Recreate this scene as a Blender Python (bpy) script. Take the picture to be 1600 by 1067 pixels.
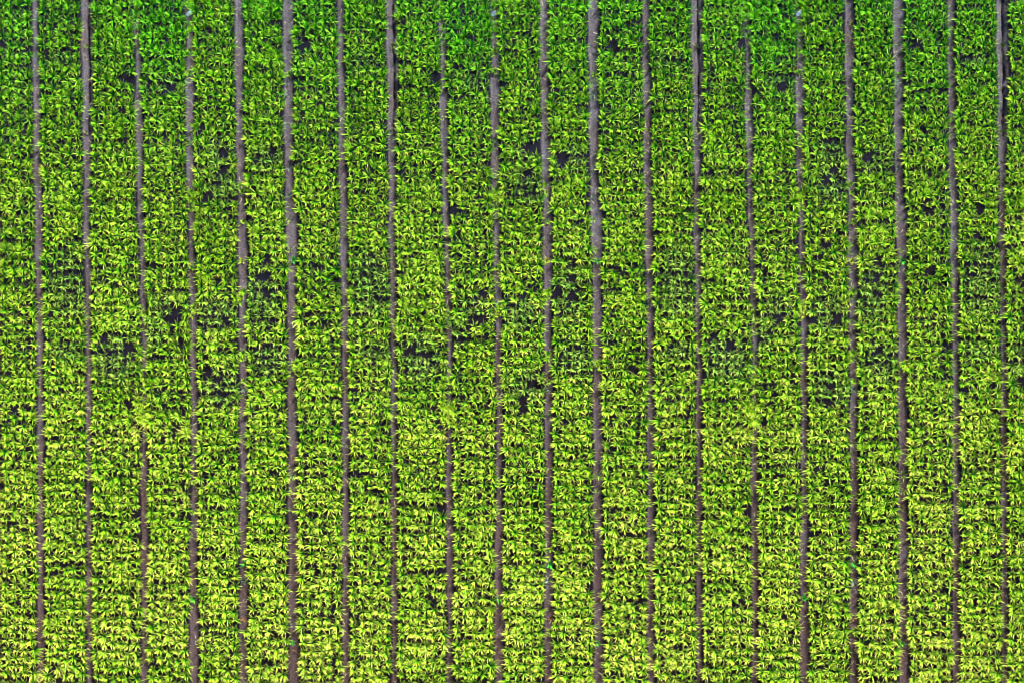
import bpy, math
import numpy as np

for o in list(bpy.data.objects):
    bpy.data.objects.remove(o, do_unlink=True)
sc = bpy.context.scene
COL = sc.collection
R = math.radians
rng = np.random.default_rng(11)

# ------------------------------------------------------------------ camera
CAM_H = 36.0
PX = 0.0125                       # metres per unit of the field survey below
cam_d = bpy.data.cameras.new("camera")
cam_d.sensor_width = 36.0
cam_d.lens = 18.0 / (10.0 / CAM_H)
cam_d.clip_start = 0.5
cam_d.clip_end = 900.0
cam = bpy.data.objects.new("camera", cam_d)
cam.location = (0, 0, CAM_H)
COL.objects.link(cam)
sc.camera = cam

# ------------------------------------------------------------------ sky, sun, exposure
SUN_EL, SUN_AZ = 36.0, 32.0       # degrees; azimuth east of north (+Y)
world = bpy.data.worlds.new("World")
sc.world = world
world.use_nodes = True
nt = world.node_tree
bg = nt.nodes["Background"]
sky = nt.nodes.new("ShaderNodeTexSky")
sky.sky_type = 'NISHITA'
sky.sun_disc = False
sky.sun_elevation = R(SUN_EL)
sky.sun_rotation = R(SUN_AZ)
nt.links.new(sky.outputs[0], bg.inputs[0])
bg.inputs[1].default_value = 0.05
sun_d = bpy.data.lights.new("sun", 'SUN')
sun_d.energy = 5.0
sun_d.angle = R(0.5)
sun_d.color = (1.0, 0.96, 0.88)
sun = bpy.data.objects.new("sun", sun_d)
# a sun lamp shines along its local -Z
sun.rotation_euler = (R(90 - SUN_EL), 0, R(180 - SUN_AZ))
sun.location = (8, 12, 30)
COL.objects.link(sun)
sc.view_settings.view_transform = 'Standard'
sc.view_settings.look = 'None'
sc.view_settings.gamma = 1.0
sc.view_settings.exposure = 2.05
sc.cycles.filter_width = 0.85
sc.cycles.max_bounces = 6
sc.cycles.diffuse_bounces = 2

# ------------------------------------------------------------------ materials
def new_mat(name):
    m = bpy.data.materials.new(name)
    m.use_nodes = True
    return m, m.node_tree.nodes, m.node_tree.links

def leaf_material(name, rough=0.5, spec=0.35, trans=0.3):
    m, N, L = new_mat(name)
    p = N["Principled BSDF"]
    a = N.new("ShaderNodeAttribute"); a.attribute_name = "leaf_colour"
    tc = N.new("ShaderNodeTexCoord")
    n = N.new("ShaderNodeTexNoise"); n.inputs["Scale"].default_value = 60; n.inputs["Detail"].default_value = 3
    L.new(tc.outputs["Object"], n.inputs["Vector"])
    mr = N.new("ShaderNodeMapRange"); mr.inputs[3].default_value = 0.85; mr.inputs[4].default_value = 1.15
    L.new(n.outputs[0], mr.inputs[0])
    mx = N.new("ShaderNodeVectorMath"); mx.operation = 'SCALE'
    L.new(a.outputs["Color"], mx.inputs[0]); L.new(mr.outputs[0], mx.inputs["Scale"])
    L.new(mx.outputs[0], p.inputs["Base Color"])
    p.inputs["Roughness"].default_value = rough
    p.inputs["Specular IOR Level"].default_value = spec
    tr = N.new("ShaderNodeBsdfTranslucent")
    L.new(mx.outputs[0], tr.inputs[0])
    ms = N.new("ShaderNodeMixShader"); ms.inputs[0].default_value = trans
    L.new(p.outputs[0], ms.inputs[1]); L.new(tr.outputs[0], ms.inputs[2])
    L.new(ms.outputs[0], N["Material Output"].inputs[0])
    return m

LEAF = leaf_material("crop_leaf", 0.5, 0.12, 0.12)
WEED = leaf_material("weed_leaf", 0.55, 0.3, 0.2)

def soil_material():
    m, N, L = new_mat("damp_soil_bed_shade")
    p = N["Principled BSDF"]
    p.inputs["Roughness"].default_value = 0.8
    p.inputs["Specular IOR Level"].default_value = 0.06
    tc = N.new("ShaderNodeTexCoord")
    def noise(scale, detail=4, rough=0.6, stretch=None):
        n = N.new("ShaderNodeTexNoise")
        n.inputs["Scale"].default_value = scale
        n.inputs["Detail"].default_value = detail
        n.inputs["Roughness"].default_value = rough
        if stretch:
            mp = N.new("ShaderNodeMapping"); mp.inputs["Scale"].default_value = stretch
            L.new(tc.outputs["Object"], mp.inputs[0]); L.new(mp.outputs[0], n.inputs["Vector"])
        else:
            L.new(tc.outputs["Object"], n.inputs["Vector"])
        return n
    big, mid, fine = noise(0.55, 3), noise(3.5, 5, 0.65), noise(38, 6, 0.75)
    r1 = N.new("ShaderNodeValToRGB")
    e = r1.color_ramp.elements
    e[0].position = 0.36; e[0].color = (0.078, 0.080, 0.098, 1)
    e[1].position = 0.64; e[1].color = (0.098, 0.073, 0.074, 1)
    L.new(mid.outputs[0], r1.inputs[0])
    r2 = N.new("ShaderNodeValToRGB")
    e = r2.color_ramp.elements
    e[0].position = 0.35; e[0].color = (0.125, 0.118, 0.136, 1)
    e[1].position = 0.68; e[1].color = (0.088, 0.066, 0.066, 1)
    L.new(big.outputs[0], r2.inputs[0])
    m1 = N.new("ShaderNodeMix"); m1.data_type = 'RGBA'; m1.inputs[0].default_value = 0.5
    L.new(r1.outputs[0], m1.inputs[6]); L.new(r2.outputs[0], m1.inputs[7])
    mr = N.new("ShaderNodeMapRange")
    mr.inputs[1].default_value = 0.3; mr.inputs[2].default_value = 0.7
    mr.inputs[3].default_value = 0.2; mr.inputs[4].default_value = 1.8
    L.new(fine.outputs[0], mr.inputs[0])
    sc_ = N.new("ShaderNodeVectorMath"); sc_.operation = 'SCALE'
    L.new(m1.outputs[2], sc_.inputs[0]); L.new(mr.outputs[0], sc_.inputs["Scale"])
    # shade between clumps is painted into the bed soil as dark navy, furrows left lighter; greyer up north, browner down south
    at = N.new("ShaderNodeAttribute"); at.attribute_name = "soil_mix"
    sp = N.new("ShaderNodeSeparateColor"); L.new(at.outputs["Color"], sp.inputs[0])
    bed_shade = N.new("ShaderNodeMix"); bed_shade.data_type = 'RGBA'
    bed_shade.inputs[6].default_value = (0.075, 0.082, 0.14, 1); bed_shade.inputs[7].default_value = (1, 1, 1, 1)
    L.new(sp.outputs[0], bed_shade.inputs[0])
    ns = N.new("ShaderNodeMix"); ns.data_type = 'RGBA'
    ns.inputs[6].default_value = (0.80, 0.84, 0.90, 1); ns.inputs[7].default_value = (0.62, 0.47, 0.43, 1)
    L.new(sp.outputs[1], ns.inputs[0])
    v1 = N.new("ShaderNodeVectorMath"); v1.operation = 'MULTIPLY'
    v2 = N.new("ShaderNodeVectorMath"); v2.operation = 'MULTIPLY'
    L.new(sc_.outputs[0], v1.inputs[0]); L.new(bed_shade.outputs[2], v1.inputs[1])
    L.new(v1.outputs[0], v2.inputs[0]); L.new(ns.outputs[2], v2.inputs[1])
    L.new(v2.outputs[0], p.inputs["Base Color"])
    b = N.new("ShaderNodeBump"); b.inputs["Strength"].default_value = 1.0; b.inputs["Distance"].default_value = 0.05
    L.new(fine.outputs[0], b.inputs["Height"])
    L.new(b.outputs[0], p.inputs["Normal"])
    return m
SOIL = soil_material()

# ------------------------------------------------------------------ the field's plan
# six wheel furrows that come back every 478.5 units; (y, left edge, right edge)
PERIOD = 478.5
SEAM = 136.5
FURROWS = [
    [(0, 47, 57), (90, 49, 59), (180, 49.5, 60), (360, 52, 64), (540, 56, 65), (720, 56, 66), (1067, 56, 66)],
    [(0, 124, 142), (180, 127, 143), (215, 127, 142), (232, 128, 138.5), (360, 129, 138.5), (540, 132.5, 140), (720, 132.5, 141), (1067, 133.5, 142)],
    [(0, 206, 215), (90, 210, 218), (180, 209, 220), (360, 215, 223), (450, 218, 227), (540, 220, 227), (600, 221, 227), (720, 219, 227), (800, 218, 230), (900, 220, 229), (1067, 220, 228)],
    [(0, 288, 298), (60, 290, 301), (180, 288, 301), (360, 293, 302), (540, 296, 306), (720, 298, 306), (900, 295, 307), (1067, 295, 309)],
    [(0, 364, 379), (90, 366, 379), (180, 367, 379), (300, 370, 381), (350, 371, 385), (450, 371, 384), (540, 373, 384), (720, 374, 385), (1067, 373, 385)],
    [(0, 441, 457), (90, 442, 457), (180, 443, 456), (300, 444, 457), (345, 446, 463), (450, 449, 462), (540, 449, 462), (900, 450, 464), (1067, 451, 465)],
]
def furrow(i, y):
    """left and right edge of furrow number i (any integer) at survey line y"""
    k, j = divmod(i, 6)
    t = np.array(FURROWS[j], float)
    y = np.asarray(y, float)
    w1 = 0.9 * np.sin(y / 23 + j * 1.7) + 0.7 * np.sin(y / 9.5 + j * 2.9 + 1)
    w2 = 0.9 * np.sin(y / 27 + j * 2.3 + 2) + 0.7 * np.sin(y / 8.3 + j * 1.1)
    return np.interp(y, t[:, 0], t[:, 1]) + k * PERIOD + w1, np.interp(y, t[:, 0], t[:, 2]) + k * PERIOD + w2
S = (CAM_H - 0.12) / CAM_H * PX
def wx(x): return (np.asarray(x, float) - 800) * S
def wy(y): return (533.5 - np.asarray(y, float)) * S
F_RANGE = range(-2, 24)

# smooth value noise for growth patches
def vnoise(x, y, cell, seed):
    r = np.random.default_rng(seed).random((260, 260))
    u, v = np.asarray(x) / cell + 60, np.asarray(y) / cell + 60
    i, j = np.floor(u).astype(int), np.floor(v).astype(int)
    f, g = u - i, v - j
    f, g = f * f * (3 - 2 * f), g * g * (3 - 2 * g)
    i, j = i % 259, j % 259
    return (r[i, j] * (1 - f) + r[i + 1, j] * f) * (1 - g) + (r[i, j + 1] * (1 - f) + r[i + 1, j + 1] * f) * g

# ------------------------------------------------------------------ ground: one sheet out to the horizon
FURROW_Z = -0.05
def build_ground():
    xs = np.concatenate([[-600, -300, -120, -50, -22, -14], np.arange(-12.2, 12.2, 0.024), [14, 22, 50, 120, 300, 600]])
    ys = np.concatenate([[-600, -300, -120, -50, -18, -11], np.arange(-8.8, 8.8, 0.03), [11, 18, 50, 120, 300, 600]])
    X, Y = np.meshgrid(xs, ys, indexing='ij')
    sx, sy = X / S + 800, 533.5 - Y / S
    Z = np.zeros_like(X)
    dry = np.zeros_like(X)  # lighter-soil mask; low on beds and groove, where shade is painted in
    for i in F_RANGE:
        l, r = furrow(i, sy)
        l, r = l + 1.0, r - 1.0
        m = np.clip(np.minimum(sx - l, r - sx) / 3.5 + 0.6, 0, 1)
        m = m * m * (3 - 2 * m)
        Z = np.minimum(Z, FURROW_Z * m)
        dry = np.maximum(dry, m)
        if i % 6 == 1:                                      # added groove, also darkened, standing in for the shade of cut plants
            c = l + 0.62 * (r - l) + 1.2 * (vnoise(sx, sy, 11, 7) - 0.5)
            d = np.clip(1 - np.abs(sx - c) / 2.2, 0, 1) * np.clip((225 - sy) / 25, 0, 1) * np.clip(0.45 + vnoise(sx, sy, 6, 8), 0, 1)
            Z -= 0.09 * np.clip(d * 1.5, 0, 1)
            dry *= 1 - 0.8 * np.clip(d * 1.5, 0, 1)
    Z += (vnoise(sx, sy, 5.0, 1) - 0.5) * 0.016 + (vnoise(sx, sy, 2.1, 2) - 0.5) * 0.014 + (vnoise(sx, sy, 40, 3) - 0.5) * 0.02
    far = np.maximum(np.abs(X) - 12.3, np.abs(Y) - 8.9)
    Z[far > 0] = -0.01
    nx, ny = X.shape
    co = np.stack([X, Y, Z], -1).reshape(-1, 3)
    a = (np.arange(nx - 1)[:, None] * ny + np.arange(ny - 1)[None]).ravel()
    q = np.stack([a, a + ny, a + ny + 1, a + 1], -1)
    me = bpy.data.meshes.new("ground")
    me.vertices.add(len(co)); me.vertices.foreach_set("co", co.ravel())
    me.loops.add(q.size); me.loops.foreach_set("vertex_index", q.ravel().astype(np.int32))
    me.polygons.add(len(q)); me.polygons.foreach_set("loop_start", (np.arange(len(q)) * 4).astype(np.int32))
    me.update(calc_edges=True)
    me.polygons.foreach_set("use_smooth", np.ones(len(q), bool))
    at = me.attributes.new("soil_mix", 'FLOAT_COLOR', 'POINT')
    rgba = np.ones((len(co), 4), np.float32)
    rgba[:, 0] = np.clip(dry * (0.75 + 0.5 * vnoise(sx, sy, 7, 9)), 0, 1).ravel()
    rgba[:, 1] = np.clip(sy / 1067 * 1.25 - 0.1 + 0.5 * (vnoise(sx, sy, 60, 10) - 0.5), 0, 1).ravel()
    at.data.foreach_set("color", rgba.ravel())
    me.materials.append(SOIL)
    o = bpy.data.objects.new("ground", me); COL.objects.link(o)
    o["kind"] = "structure"; o["label"] = "grey brown bare soil of the furrows and under the crop"
build_ground()

# ------------------------------------------------------------------ blades
def blades_mesh(P, nb, rg, width=0.0055):
    """P: dict of per-clump arrays (x y z size hue yellow lean_x lean_y). Returns verts, colours, blade owner"""
    n = len(P['x'])
    own = np.repeat(np.arange(n), nb)
    M = len(own)
    g = lambda a: P[a][own]
    size = g('size')
    kk = np.tile(np.arange(nb), n)
    az = kk * 2.39996 + rg.uniform(0, 6.28, n)[own] + rg.normal(0, 0.45, M)
    inner = rg.random(M)                                    # 0 upright heart blade, 1 splayed outer blade
    th0 = R(5) + R(50) * inner ** 0.9 + rg.normal(0, R(6), M)
    bend = R(2) + R(34) * rg.random(M) ** 1.4
    L = (0.115 + 0.085 * rg.random(M)) * size
    w = width * (0.75 + 0.5 * rg.random(M)) * (0.8 + 0.2 * size)
    ks = 5
    T = np.linspace(0, 1, ks)
    th = th0[:, None] + bend[:, None] * T[None] ** 1.15
    seg = (L / (ks - 1))[:, None]
    dr = np.sin((th[:, 1:] + th[:, :-1]) / 2) * seg
    dz = np.cos((th[:, 1:] + th[:, :-1]) / 2) * seg
    r0 = 0.006 + 0.012 * rg.random(M)
    rr = np.concatenate([r0[:, None], r0[:, None] + np.cumsum(dr, 1)], 1)
    zz = 1.22 * np.concatenate([np.zeros((M, 1)), np.cumsum(dz, 1)], 1)
    side = rg.normal(0, 0.012, M) * size                    # a slight sideways sweep
    dx, dy = np.cos(az)[:, None], np.sin(az)[:, None]
    cx = g('x')[:, None] + dx * rr - dy * side[:, None] * T[None] ** 2 + g('lean_x')[:, None] * zz
    cy = g('y')[:, None] + dy * rr + dx * side[:, None] * T[None] ** 2 + g('lean_y')[:, None] * zz
    cz = g('z')[:, None] - 0.012 + zz
    prof = np.array([0.6, 1.0, 0.92, 0.58])
    tw = rg.normal(0, 0.5, M)[:, None]                       # twist about the blade
    hw = w[:, None] * prof[None]
    ox, oy, oz = -dy * hw * np.cos(tw), dx * hw * np.cos(tw), hw * np.sin(tw)
    c4 = np.stack([cx, cy, cz], -1)
    off = np.stack([ox, oy, oz], -1)
    V = np.empty((M, 9, 3))
    V[:, 0:8:2] = c4[:, :4] - off
    V[:, 1:8:2] = c4[:, :4] + off
    V[:, 8] = c4[:, 4]
    # real leaf pigment: deep green sheath, lime blade, straw-yellow tip
    hue = g('hue')[:, None] + rg.normal(0, 0.10, M)[:, None]
    ye = np.clip(g('yellow')[:, None] + rg.normal(0, 0.17, M)[:, None], 0, 1.2)
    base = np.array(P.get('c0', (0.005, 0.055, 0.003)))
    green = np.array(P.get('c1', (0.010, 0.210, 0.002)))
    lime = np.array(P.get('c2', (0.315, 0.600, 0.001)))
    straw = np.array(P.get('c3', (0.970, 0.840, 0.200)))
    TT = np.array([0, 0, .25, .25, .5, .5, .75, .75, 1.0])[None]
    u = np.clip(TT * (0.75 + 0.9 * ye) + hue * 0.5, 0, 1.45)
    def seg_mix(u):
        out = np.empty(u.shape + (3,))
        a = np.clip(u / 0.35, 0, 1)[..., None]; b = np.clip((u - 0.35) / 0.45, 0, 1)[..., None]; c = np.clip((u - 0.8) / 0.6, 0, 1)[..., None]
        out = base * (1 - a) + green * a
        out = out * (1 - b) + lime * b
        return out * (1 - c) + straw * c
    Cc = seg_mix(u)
    if 'emer' in P:
        e = g('emer')[:, None, None]; t_ = g('thin')[:, None, None]
        Cc = Cc * (1 - e * (1 - np.array((0.46, 0.97, 0.4))))
        Cc = Cc * (1 - 0.36 * t_) + t_ * 0.36 * Cc[..., 1:2] * np.array((0.42, 0.62, 0.22))
    dry = rg.random(M) < P.get('dry', 0.03)
    Cc[dry] = Cc[dry] * 0.35 + np.array((0.50, 0.26, 0.05)) * 0.6 * TT[0][:, None] + 0.01
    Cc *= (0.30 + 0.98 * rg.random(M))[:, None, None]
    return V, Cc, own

def mesh_from_blades(name, V, Cc, mat, origin=(0, 0, 0)):
    M = len(V)
    co = (V - np.array(origin)).reshape(-1, 3)
    b = (np.arange(M) * 9)[:, None]
    quads = np.concatenate([b + np.array([0, 1, 3, 2]), b + np.array([2, 3, 5, 4]), b + np.array([4, 5, 7, 6])], 1)
    loops = np.concatenate([quads, b + np.array([6, 7, 8])], 1)      # 3 quads + 1 tri = 15 loops
    starts = (np.arange(M) * 15)[:, None] + np.array([0, 4, 8, 12])
    me = bpy.data.meshes.new(name)
    me.vertices.add(len(co)); me.vertices.foreach_set("co", co.ravel())
    me.loops.add(loops.size); me.loops.foreach_set("vertex_index", loops.ravel().astype(np.int32))
    me.polygons.add(starts.size); me.polygons.foreach_set("loop_start", starts.ravel().astype(np.int32))
    me.update(calc_edges=True)
    me.polygons.foreach_set("use_smooth", np.ones(starts.size, bool))
    at = me.attributes.new("leaf_colour", 'FLOAT_COLOR', 'POINT')
    rgba = np.ones((M * 9, 4), np.float32); rgba[:, :3] = Cc.reshape(-1, 3)
    at.data.foreach_set("color", rgba.ravel())
    me.materials.append(mat)
    return me

# ------------------------------------------------------------------ where clumps are missing or stray (survey of one period)
HOLES = [(262, 494, 7), (273, 494, 6), (231, 511, 6), (223, 530, 8), (229, 545, 6), (338, 433, 5), (412, 408, 6), (413, 432, 5),
         (412, 456, 6), (155, 438, 6), (270, 457, 5), (194, 633, 6), (211, 668, 9), (300, 667, 6), (397, 343, 6), (344, 628, 6), (336, 636, 6),
         (262, 62, 6), (196, 124, 7), (96, 92, 6), (82, 90, 5), (110, 385, 6), (110, 395, 5), (104, 565, 6), (343, 268, 5),
         (345, 300, 5), (192, 538, 5), (157, 527, 5), (268, 690, 5), (270, 703, 4), (104, 493, 5), (360, 372, 5), (357, 385, 5),
         (404, 250, 5), (420, 240, 5), (347, 235, 4), (205, 490, 5), (104, 812, 4), (195, 937, 5), (412, 925, 5), (500, 425, 5),
         (265, 140, 5), (246, 135, 4), (412, 702, 5), (352, 500, 4), (480, 70, 4), (280, 668, 4), (207, 800, 5), (255, 610, 4)]
STRAYS = [(218, 628, .95), (225, 634, .9), (228, 645, .95), (219, 660, 1.0), (227, 663, .9), (213, 640, 1.0), (211, 0, .9), (216, 8, .8), (209, 27, .8),
          (293, -4, .9), (298, 6, .8), (290, 40, .75), (297, 44, .6), (294, 78, .6), (289, 84, .6), (294, 112, .7), (291, 222, .55), (300, 305, .9), (294, 306, .9),
          (374, 288, .6), (376, 300, .55), (379, 455, .8), (374, 464, .8), (302, 476, .7), (304, 488, .6), (221, 490, .7), (218, 482, .6), (461, 575, .8), (456, 568, .7),
          (221, 575, .6), (225, 598, .7), (224, 610, .7), (376, 560, .6), (379, 596, .55), (300, 755, .5), (382, 860, .5), (451, 115, .5), (299, 800, .5),
          (211, 6, .8), (210, 18, .75), (214, 42, .6), (293, 6, .8), (299, 34, .7), (215, 634, 1), (222, 640, 1.05), (217, 648, 1.1),
          (224, 655, 1.0), (222, 590, .8), (297, 298, 1.15), (298, 312, .9), (296, 325, .7), (297, 418, .7), (299, 482, .75), (377, 457, .95),
          (371, 472, .8), (461, 567, 1.0), (378, 346, .5), (382, 988, .9), (378, 552, .9), (369, 290, .7), (231, 518, .95),
          (236, 538, .9), (226, 502, 1.0), (291, 47, .65), (214, 56, .6)]
SPOTS = [(288, 676, 1.35, 0.9, "large bright yellow crop clump"), (211, 676, 1.15, 1.1, "crop clump with orange leaf tips"),
         (275, 472, 1.3, 0.85, "pale yellow star shaped crop clump"), (240, 505, 1.25, 0.1, "sprawling blue green crop clump"),
         (291, 745, 1.15, 0.5, "big arching crop clump"), (364, 375, 1.15, 0.7, "large splayed lime crop clump")]

def near(tx, ty, lst):
    m = np.zeros(len(tx), bool)
    for h in lst:
        m |= (tx - h[0]) ** 2 + (ty - h[1]) ** 2 < (h[2] + 0.3) ** 2
    return m

# thin cool toned patches: x, y, radius x, radius y
THIN = [(345, 290, 26, 30), (104, 440, 30, 60), (235, 522, 22, 28), (180, 560, 34, 40), (410, 460, 26, 50), (345, 605, 28, 34), (340, 490, 28, 30), (260, 480, 20, 22),
        (262, 130, 22, 16), (415, 245, 26, 22), (90, 92, 26, 12), (345, 235, 22, 22), (104, 548, 28, 14), (420, 560, 26, 30)]
def thin_at(tx, ty):
    v = np.zeros(len(tx))
    for a, b, ra, rb in THIN:
        v = np.maximum(v, np.clip(1.3 - ((tx - a) / ra) ** 2 - ((ty - b) / rb) ** 2, 0, 1))
    return v
recs = []     # x, y, z, size, yellow, hue, strip, row, col, ncol, tag
for i in F_RANGE:
    y = -75 + rng.uniform(0, 6)
    row = 0
    phase = rng.uniform(0, 1)
    while y < 1145:
        _, l = furrow(i, y); r, _ = furrow(i + 1, y)
        wid = r - l
        n = int(round(wid / 13.2))
        ins = 7.9
        drift = rng.normal(0, 0.7)
        for c in range(n):
            x = l + ins + (wid - 2 * ins) * c / (n - 1)
            x += 3.0 * (vnoise(np.array([c * 9.0 + i * 50]), np.array([y]), 34, 31)[0] - 0.5)
            y_c = 5.0 * (vnoise(np.array([x]), np.array([y]), 30, 32)[0] - 0.5)
            recs.append([x + rng.normal(0, 0.65), y + y_c + drift + rng.normal(0, 1.15), 0.0, rng.normal(1.0, 0.12), 0, 0, i, row, c, n, -1])
        y += 13.0 + rng.normal(0, 0.35)
        row += 1
A = np.array(recs, float)
tx = (A[:, 0] - SEAM) % PERIOD + SEAM
keep = ~near(tx, A[:, 1], HOLES) & (rng.random(len(A)) > 0.003 + 0.03 * thin_at(tx, A[:, 1]))
keep &= ~near(tx, A[:, 1], [(s[0], s[1], 4) for s in SPOTS])
A = A[keep]
extra = []
for k in range(-1, 4):
    for (x, y, s) in STRAYS:
        extra.append([x + k * PERIOD, y, FURROW_Z * 0.8, s, 0, 0, -9, 0, 0, 0, 100])
    for q, (x, y, s, ye, _) in enumerate(SPOTS):
        extra.append([x + k * PERIOD, y, 0.0, s, ye, 0, -9, 0, 0, 0, 200 + q])
A = np.concatenate([A, np.array(extra, float)])
A = A[(A[:, 0] > -90) & (A[:, 0] < 1690)]
n = len(A)
X, Y = A[:, 0], A[:, 1]
tX = (X - SEAM) % PERIOD + SEAM
thin = np.maximum(thin_at(tX, Y), thin_at(tX - PERIOD, Y))
big = vnoise(tX, Y, 62, 21) - 0.5
small = vnoise(X, Y, 17, 22) - 0.5
down = np.clip(Y / 1067, -0.1, 1.1)
A[:, 3] = np.clip(A[:, 3] * (1.0 + 0.14 * small - 0.2 * thin), 0.4, 1.5)
yel = 0.30 + 0.27 * down + 0.16 * big + 0.24 * small + rng.normal(0, 0.09, n) - 0.06 * thin
fixed = A[:, 10] >= 200
A[:, 4] = np.where(fixed, A[:, 4], np.clip(yel, 0.0, 1.0))
hue = 0.03 + 0.12 * down + 0.16 * big + rng.normal(0, 0.07, n)
emer = np.clip((300 - Y) / 300, 0, 1) * 0.75 + 0.25 * np.exp(-((tX - 255) / 45) ** 2) * np.clip((150 - Y) / 100, 0, 1)
strip_v = np.random.default_rng(3).random(40)[(A[:, 6].astype(int) % 6) + 6]
strip_v = np.where(A[:, 6] > -9, strip_v, 0.5)
emer = np.clip(emer * (0.7 + 0.6 * strip_v) + 0.3 * small + 0.45 * big * (Y < 640) + 0.04, 0, 1)
A[:, 5] = hue
P = dict(x=wx(X), y=wy(Y), z=A[:, 2], size=A[:, 3] * 0.88, emer=emer, thin=thin, hue=A[:, 5], yellow=A[:, 4],
         lean_x=-0.20 * wx(X) / 10 + rng.normal(0, 0.09, n), lean_y=np.where(Y < 533, 0.16, -0.02) * wy(Y) / 6.67 + rng.normal(0, 0.13, n))
edge = np.where(A[:, 8] == 0, -1.0, np.where(A[:, 8] == A[:, 9] - 1, 1.0, 0.0)) * (A[:, 6] > -9)
P['lean_x'] = P['lean_x'] + edge * np.abs(rng.normal(0.04, 0.16, n))
P['size'] = P['size'] * (1 + np.abs(edge) * rng.normal(0.02, 0.09, n))
NB = 36
V, Cc, own = blades_mesh(P, NB, rng)

# ------------------------------------------------------------------ which clumps stand as objects of their own
in_frame = (X > 3) & (X < 1597) & (Y > 2) & (Y < 1065)
ORD = ["", "first", "second", "third", "fourth", "fifth", "sixth", "seventh", "eighth", "ninth", "tenth", "eleventh", "twelfth",
       "thirteenth", "fourteenth", "fifteenth", "sixteenth", "seventeenth", "eighteenth", "nineteenth", "twentieth",
       "twenty-first", "twenty-second", "twenty-third"]
def look(k):
    return "green" if Y[k] < 300 else "yellow green"
chosen = {}
tile_name = {0: "first", 1: "second", 2: "third", 3: "fourth"}
for k in np.where(in_frame & (A[:, 10] >= 200))[0]:
    q = int(A[k, 10]) - 200
    t = int((X[k] - 0) // PERIOD)
    chosen[k] = f"{SPOTS[q][4]}, {tile_name[t]} of its kind from the left"
strips = sorted({int(s) for s in A[in_frame & (A[:, 6] > -9), 6]})
budget = 298 - len(chosen)
rows_wanted = []
for s in strips:
    m = in_frame & (A[:, 6] == s)
    rows = sorted({int(v) for v in A[m, 7]})
    top = [v for v in rows if np.mean(Y[m & (A[:, 7] == v)]) > 3.5]
    bot = [v for v in rows if np.mean(Y[m & (A[:, 7] == v)]) < 1062]
    rows_wanted += [(0, s, bot[-1], "bottom row"), (1, s, top[0], "topmost row"), (2, s, bot[-2], "second lowest row")]
rows_wanted.sort()
for pr, s, rw, nm in rows_wanted:
    ks = [k for k in np.where(in_frame & (A[:, 6] == s) & (A[:, 7] == rw))[0] if k not in chosen]
    if len(ks) > budget:
        break
    ks.sort(key=lambda k: X[k])
    budget -= len(ks)
    si = strips.index(s) + 1
    for j, k in enumerate(ks):
        chosen[k] = f"{look(k)} clump, {ORD[j + 1]} in {nm} of {ORD[si]} strip from the left"
flag = np.zeros(n, bool); flag[list(chosen)] = True
mb = flag[own]
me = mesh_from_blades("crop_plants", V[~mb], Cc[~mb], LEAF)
o = bpy.data.objects.new("crop_plants", me); COL.objects.link(o)
o["kind"] = "stuff"; o["category"] = "crop"
o["label"] = "thousands of lime and yellow grassy crop clumps filling the planted strips"
for k in sorted(chosen):
    sl = slice(k * NB, (k + 1) * NB)
    org = (P['x'][k], P['y'][k], P['z'][k])
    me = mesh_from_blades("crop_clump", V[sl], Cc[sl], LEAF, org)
    ob = bpy.data.objects.new("crop_clump", me); COL.objects.link(ob)
    ob.location = org
    ob["label"] = chosen[k]; ob["category"] = "crop plant"; ob["group"] = "crop clumps in the planted strips"

# ------------------------------------------------------------------ weeds and litter in the furrows
# x, y, size, kind, description, furrow name
WEEDS = [(381, 882, .62, 'bright', "bright green leafy weed"), (378, 908, .7, 'blue', "dull blue green weed"), (301, 937, .5, 'bright', "small bright green weed"),
         (302, 706, .42, 'pale', "tiny yellow green seedling"), (456, 743, .75, 'pale', "spiky pale weed"), (456, 768, .5, 'pale', "low pale weed"),
         (455, 795, .55, 'dull', "thin olive weed"), (298, 493, .48, 'yellow', "round yellow seedling"), (456, 407, .6, 'bright', "fresh green weed"),
         (453, 392, .4, 'pale', "tiny pale seedling"), (376, 408, .5, 'yellow', "yellow green seedling"), (449, 342, .5, 'pale', "light green seedling"),
         (381, 645, .45, 'dull', "small olive weed"), (379, 608, .6, 'blue', "pale grey green weed"), (290, 108, .62, 'dead', "dead reddish brown clump"),
         (289, 76, .6, 'dull', "mossy olive weed"), (449, 145, .7, 'blue', "bluish weed patch"), (446, 128, .5, 'blue', "small blue green weed"),
         (133, 70, .5, 'dull', "dark olive weed"), (456, 978, .4, 'blue', "tiny blue green weed"), (455, 1006, .5, 'bright', "small vivid green weed"),
         (377, 37, .45, 'dull', "dark green seedling"), (287, 148, .6, 'blue', "grey blue weed"), (296, 222, .45, 'blue', "silvery weed"),
         (131, 205, .4, 'dull', "small dark weed"), (381, 968, .45, 'dead', "small dry brown tuft"), (450, 262, .5, 'blue', "blue grey weed"),
         (214, 70, .5, 'dull', "thin olive seedling"), (449, 305, .45, 'blue', "flat blue green weed"), (303, 640, .35, 'dull', "tiny olive seedling")]
WC = {'bright': dict(c1=(.02, .26, .01), c2=(.05, .42, .02), c3=(.2, .6, .1)), 'blue': dict(c1=(.06, .13, .09), c2=(.14, .24, .18), c3=(.36, .45, .36)),
      'pale': dict(c1=(.10, .26, .02), c2=(.28, .46, .06), c3=(.6, .62, .25)), 'dull': dict(c1=(.04, .10, .02), c2=(.12, .18, .03), c3=(.3, .3, .1)),
      'yellow': dict(c1=(.2, .4, .01), c2=(.42, .55, .01), c3=(.6, .6, .05)), 'dead': dict(c0=(.05, .02, .01), c1=(.12, .05, .02), c2=(.22, .10, .03), c3=(.36, .2, .08))}
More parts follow.
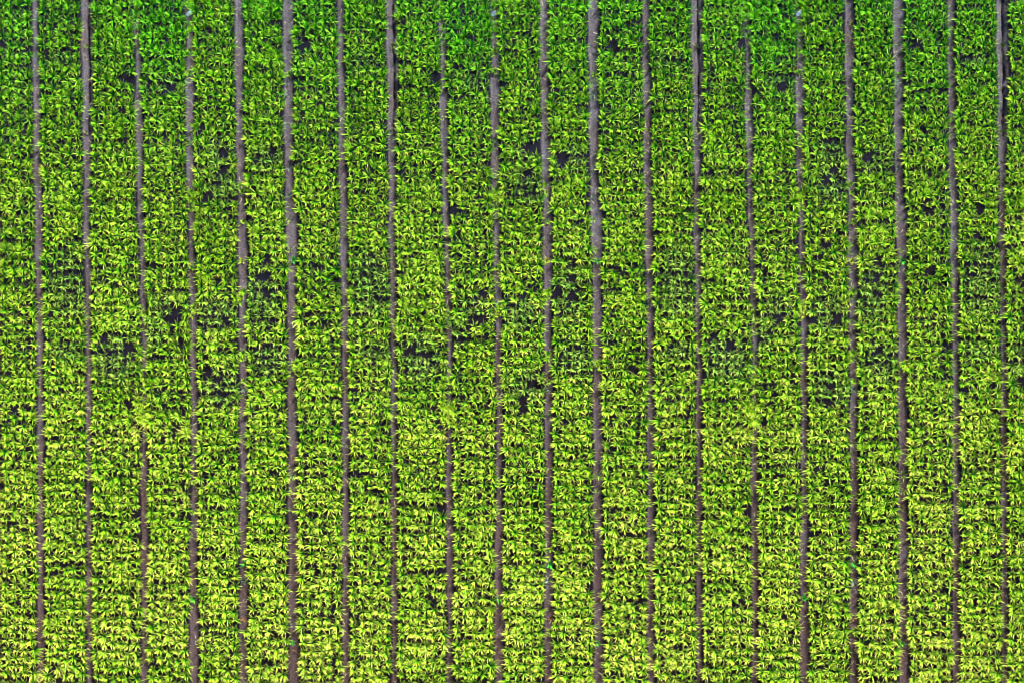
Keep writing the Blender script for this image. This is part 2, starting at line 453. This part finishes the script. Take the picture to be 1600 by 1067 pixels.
def one(x, y, z, s, ye):
    a = lambda v: np.array([float(v)])
    return dict(x=a(x), y=a(y), z=a(z), size=a(s), hue=a(0.3), yellow=a(ye), lean_x=a(rng.normal(0, .15)), lean_y=a(rng.normal(0, .15)))
for wi, (x, y, s, kd, desc) in enumerate(WEEDS):
    ks = [k for k in range(-1, 4) if 3 < x + k * PERIOD < 1597]
    for j, k in enumerate(ks):
        p = one(wx(x + k * PERIOD), wy(y), FURROW_Z, s * 1.1, 0.35)
        p.update(WC[kd]); p['dry'] = 0.0
        v, c, _ = blades_mesh(p, 22, rng, 0.0085 if kd in ('bright', 'yellow') else 0.005)
        org = (p['x'][0], p['y'][0], FURROW_Z)
        nm = "dead_clump" if kd == 'dead' else "seedling" if 'seedling' in desc else "weed"
        ob = bpy.data.objects.new(nm, mesh_from_blades(nm, v, c, WEED, org)); COL.objects.link(ob)
        ob.location = org
        nf = 1 + sum(1 for f in range(-2, 24) if 0 < furrow(f, y)[1] < x + k * PERIOD - 3 and furrow(f, y)[1] < x + k * PERIOD - 6)
        ob["label"] = f"{desc} on the soil of the {ORD[nf]} furrow from the left"
        ob["category"] = "weed"; ob["group"] = "weeds along the furrows"

# scraps of pale blue film at the head of a furrow
def film_scrap(x, y, which):
    g = np.random.default_rng(5)
    nx, ny = 9, 13
    u, v = np.meshgrid(np.linspace(-1, 1, nx), np.linspace(-1, 1, ny), indexing='ij')
    rad = 1 - 0.25 * g.random(u.shape)
    a = 0.04 * u * rad * (1 - 0.3 * v * v); b = 0.075 * v * rad
    ca, sa = math.cos(R(-40)), math.sin(R(-40))
    z = 0.012 + 0.02 * g.random(u.shape)
    top = np.stack([a * ca - b * sa, a * sa + b * ca, z], -1).reshape(-1, 3)
    bot = top - np.array((0, 0, 0.003))
    q = []
    m = nx * ny
    for i in range(nx - 1):
        for j in range(ny - 1):
            k = i * ny + j
            q += [(k, k + ny, k + ny + 1, k + 1), (m + k, m + k + 1, m + k + ny + 1, m + k + ny)]
    for i in range(nx - 1):
        k = i * ny; q.append((k, m + k, m + k + ny, k + ny)); k += ny - 1; q.append((k, k + ny, m + k + ny, m + k))
    for j in range(ny - 1):
        k = j; q.append((k, k + 1, m + k + 1, m + k)); k += (nx - 1) * ny; q.append((k, m + k, m + k + 1, k + 1))
    me = bpy.data.meshes.new("film_scrap"); me.from_pydata(np.concatenate([top, bot]).tolist(), [], q); me.update()
    me.materials.append(FILM)
    ob = bpy.data.objects.new("film_scrap", me); COL.objects.link(ob)
    ob.location = (wx(x), wy(y), FURROW_Z)
    ob["label"] = f"scrap of pale blue plastic film at the top of the {ORD[which]} furrow from the left"
    ob["category"] = "litter"; ob["group"] = "scraps of film in the furrows"
FILM, N_, L_ = new_mat("pale_film")
pf = N_["Principled BSDF"]
nn = N_.new("ShaderNodeTexNoise"); nn.inputs["Scale"].default_value = 30
rp = N_.new("ShaderNodeValToRGB")
rp.color_ramp.elements[0].color = (.05, .10, .25, 1); rp.color_ramp.elements[1].color = (.3, .4, .55, 1)
rp.color_ramp.elements[0].position = .35; rp.color_ramp.elements[1].position = .65
L_.new(nn.outputs[0], rp.inputs[0]); L_.new(rp.outputs[0], pf.inputs["Base Color"]); pf.inputs["Roughness"].default_value = .35
for k, w in ((0, 4), (1, 10), (2, 16)):
    film_scrap(293.5 + k * PERIOD, 19, w)

# ------------------------------------------------------------------ litter and clods on the furrow floors
def furrow_points(cnt, rg, spread=1.0):
    fi = rg.integers(0, 21, cnt)
    y = rg.uniform(-20, 1090, cnt)
    x = np.empty(cnt)
    for i in range(0, 21):
        m = fi == i
        l, r = furrow(i, y[m])
        x[m] = l + (r - l) * (0.5 + (rg.random(m.sum()) - 0.5) * spread)
    return wx(x), wy(y)
rl = np.random.default_rng(77)
M = 2600
lx, ly = furrow_points(M, rl, 1.15)
az = rl.uniform(0, 6.28, M); ln = rl.uniform(0.03, 0.11, M); hw = rl.uniform(0.002, 0.005, M)
T = np.linspace(-0.5, 0.5, 5)
cx = lx[:, None] + np.cos(az)[:, None] * ln[:, None] * T - np.sin(az)[:, None] * (T ** 2) * rl.normal(0, .1, M)[:, None]
cy = ly[:, None] + np.sin(az)[:, None] * ln[:, None] * T + np.cos(az)[:, None] * (T ** 2) * rl.normal(0, .1, M)[:, None]
cz = np.full((M, 5), FURROW_Z + 0.016) + rl.uniform(0, .012, M)[:, None]
V = np.empty((M, 9, 3)); c4 = np.stack([cx, cy, cz], -1)
off = np.stack([-np.sin(az) * hw, np.cos(az) * hw, 0 * hw], -1)[:, None]
V[:, 0:8:2] = c4[:, :4] - off; V[:, 1:8:2] = c4[:, :4] + off; V[:, 8] = c4[:, 4]
pal = np.array([(.42, .34, .2), (.22, .12, .06), (.10, .05, .03), (.5, .46, .34), (.12, .17, .05), (.07, .05, .05)])
Cc = np.repeat(pal[rl.integers(0, 6, M)][:, None], 9, 1) * rl.uniform(.6, 1.1, M)[:, None, None]
o = bpy.data.objects.new("leaf_litter", mesh_from_blades("leaf_litter", V, Cc, WEED)); COL.objects.link(o)
o["kind"] = "stuff"; o["category"] = "leaf litter"; o["label"] = "dry straw and dead leaf bits scattered on the furrow soil"
M = 5200
lx, ly = furrow_points(M, rl, 0.95)
oct_v = np.array([(1, 0, 0), (0, 1, 0), (-1, 0, 0), (0, -1, 0), (0, 0, .8), (0, 0, -.6)], float)
oct_f = np.array([(0, 1, 4), (1, 2, 4), (2, 3, 4), (3, 0, 4), (1, 0, 5), (2, 1, 5), (3, 2, 5), (0, 3, 5)])
sz = rl.uniform(0.005, 0.024, M) * rl.uniform(.6, 1.2, M)
cv = (oct_v[None] * (0.7 + 0.6 * rl.random((M, 6, 1)))) * sz[:, None, None] + rl.normal(0, .15, (M, 6, 3)) * sz[:, None, None]
cv += np.stack([lx, ly, np.full(M, FURROW_Z + 0.004)], -1)[:, None]
fs = (np.arange(M)[:, None, None] * 6 + oct_f[None]).reshape(-1, 3)
me = bpy.data.meshes.new("soil_clods"); me.from_pydata(cv.reshape(-1, 3).tolist(), [], fs.tolist()); me.update()
at = me.attributes.new("soil_mix", 'FLOAT_COLOR', 'POINT')
rgba = np.ones((M * 6, 4), np.float32); rgba[:, 1] = np.repeat(np.clip(0.5 - ly / 13 + rl.normal(0, .25, M), 0, 1), 6)
at.data.foreach_set("color", rgba.ravel())
me.materials.append(SOIL)
o = bpy.data.objects.new("soil_clods", me); COL.objects.link(o)
o["kind"] = "stuff"; o["category"] = "soil clods"; o["label"] = "small crumbly clods of earth lying along the furrows"
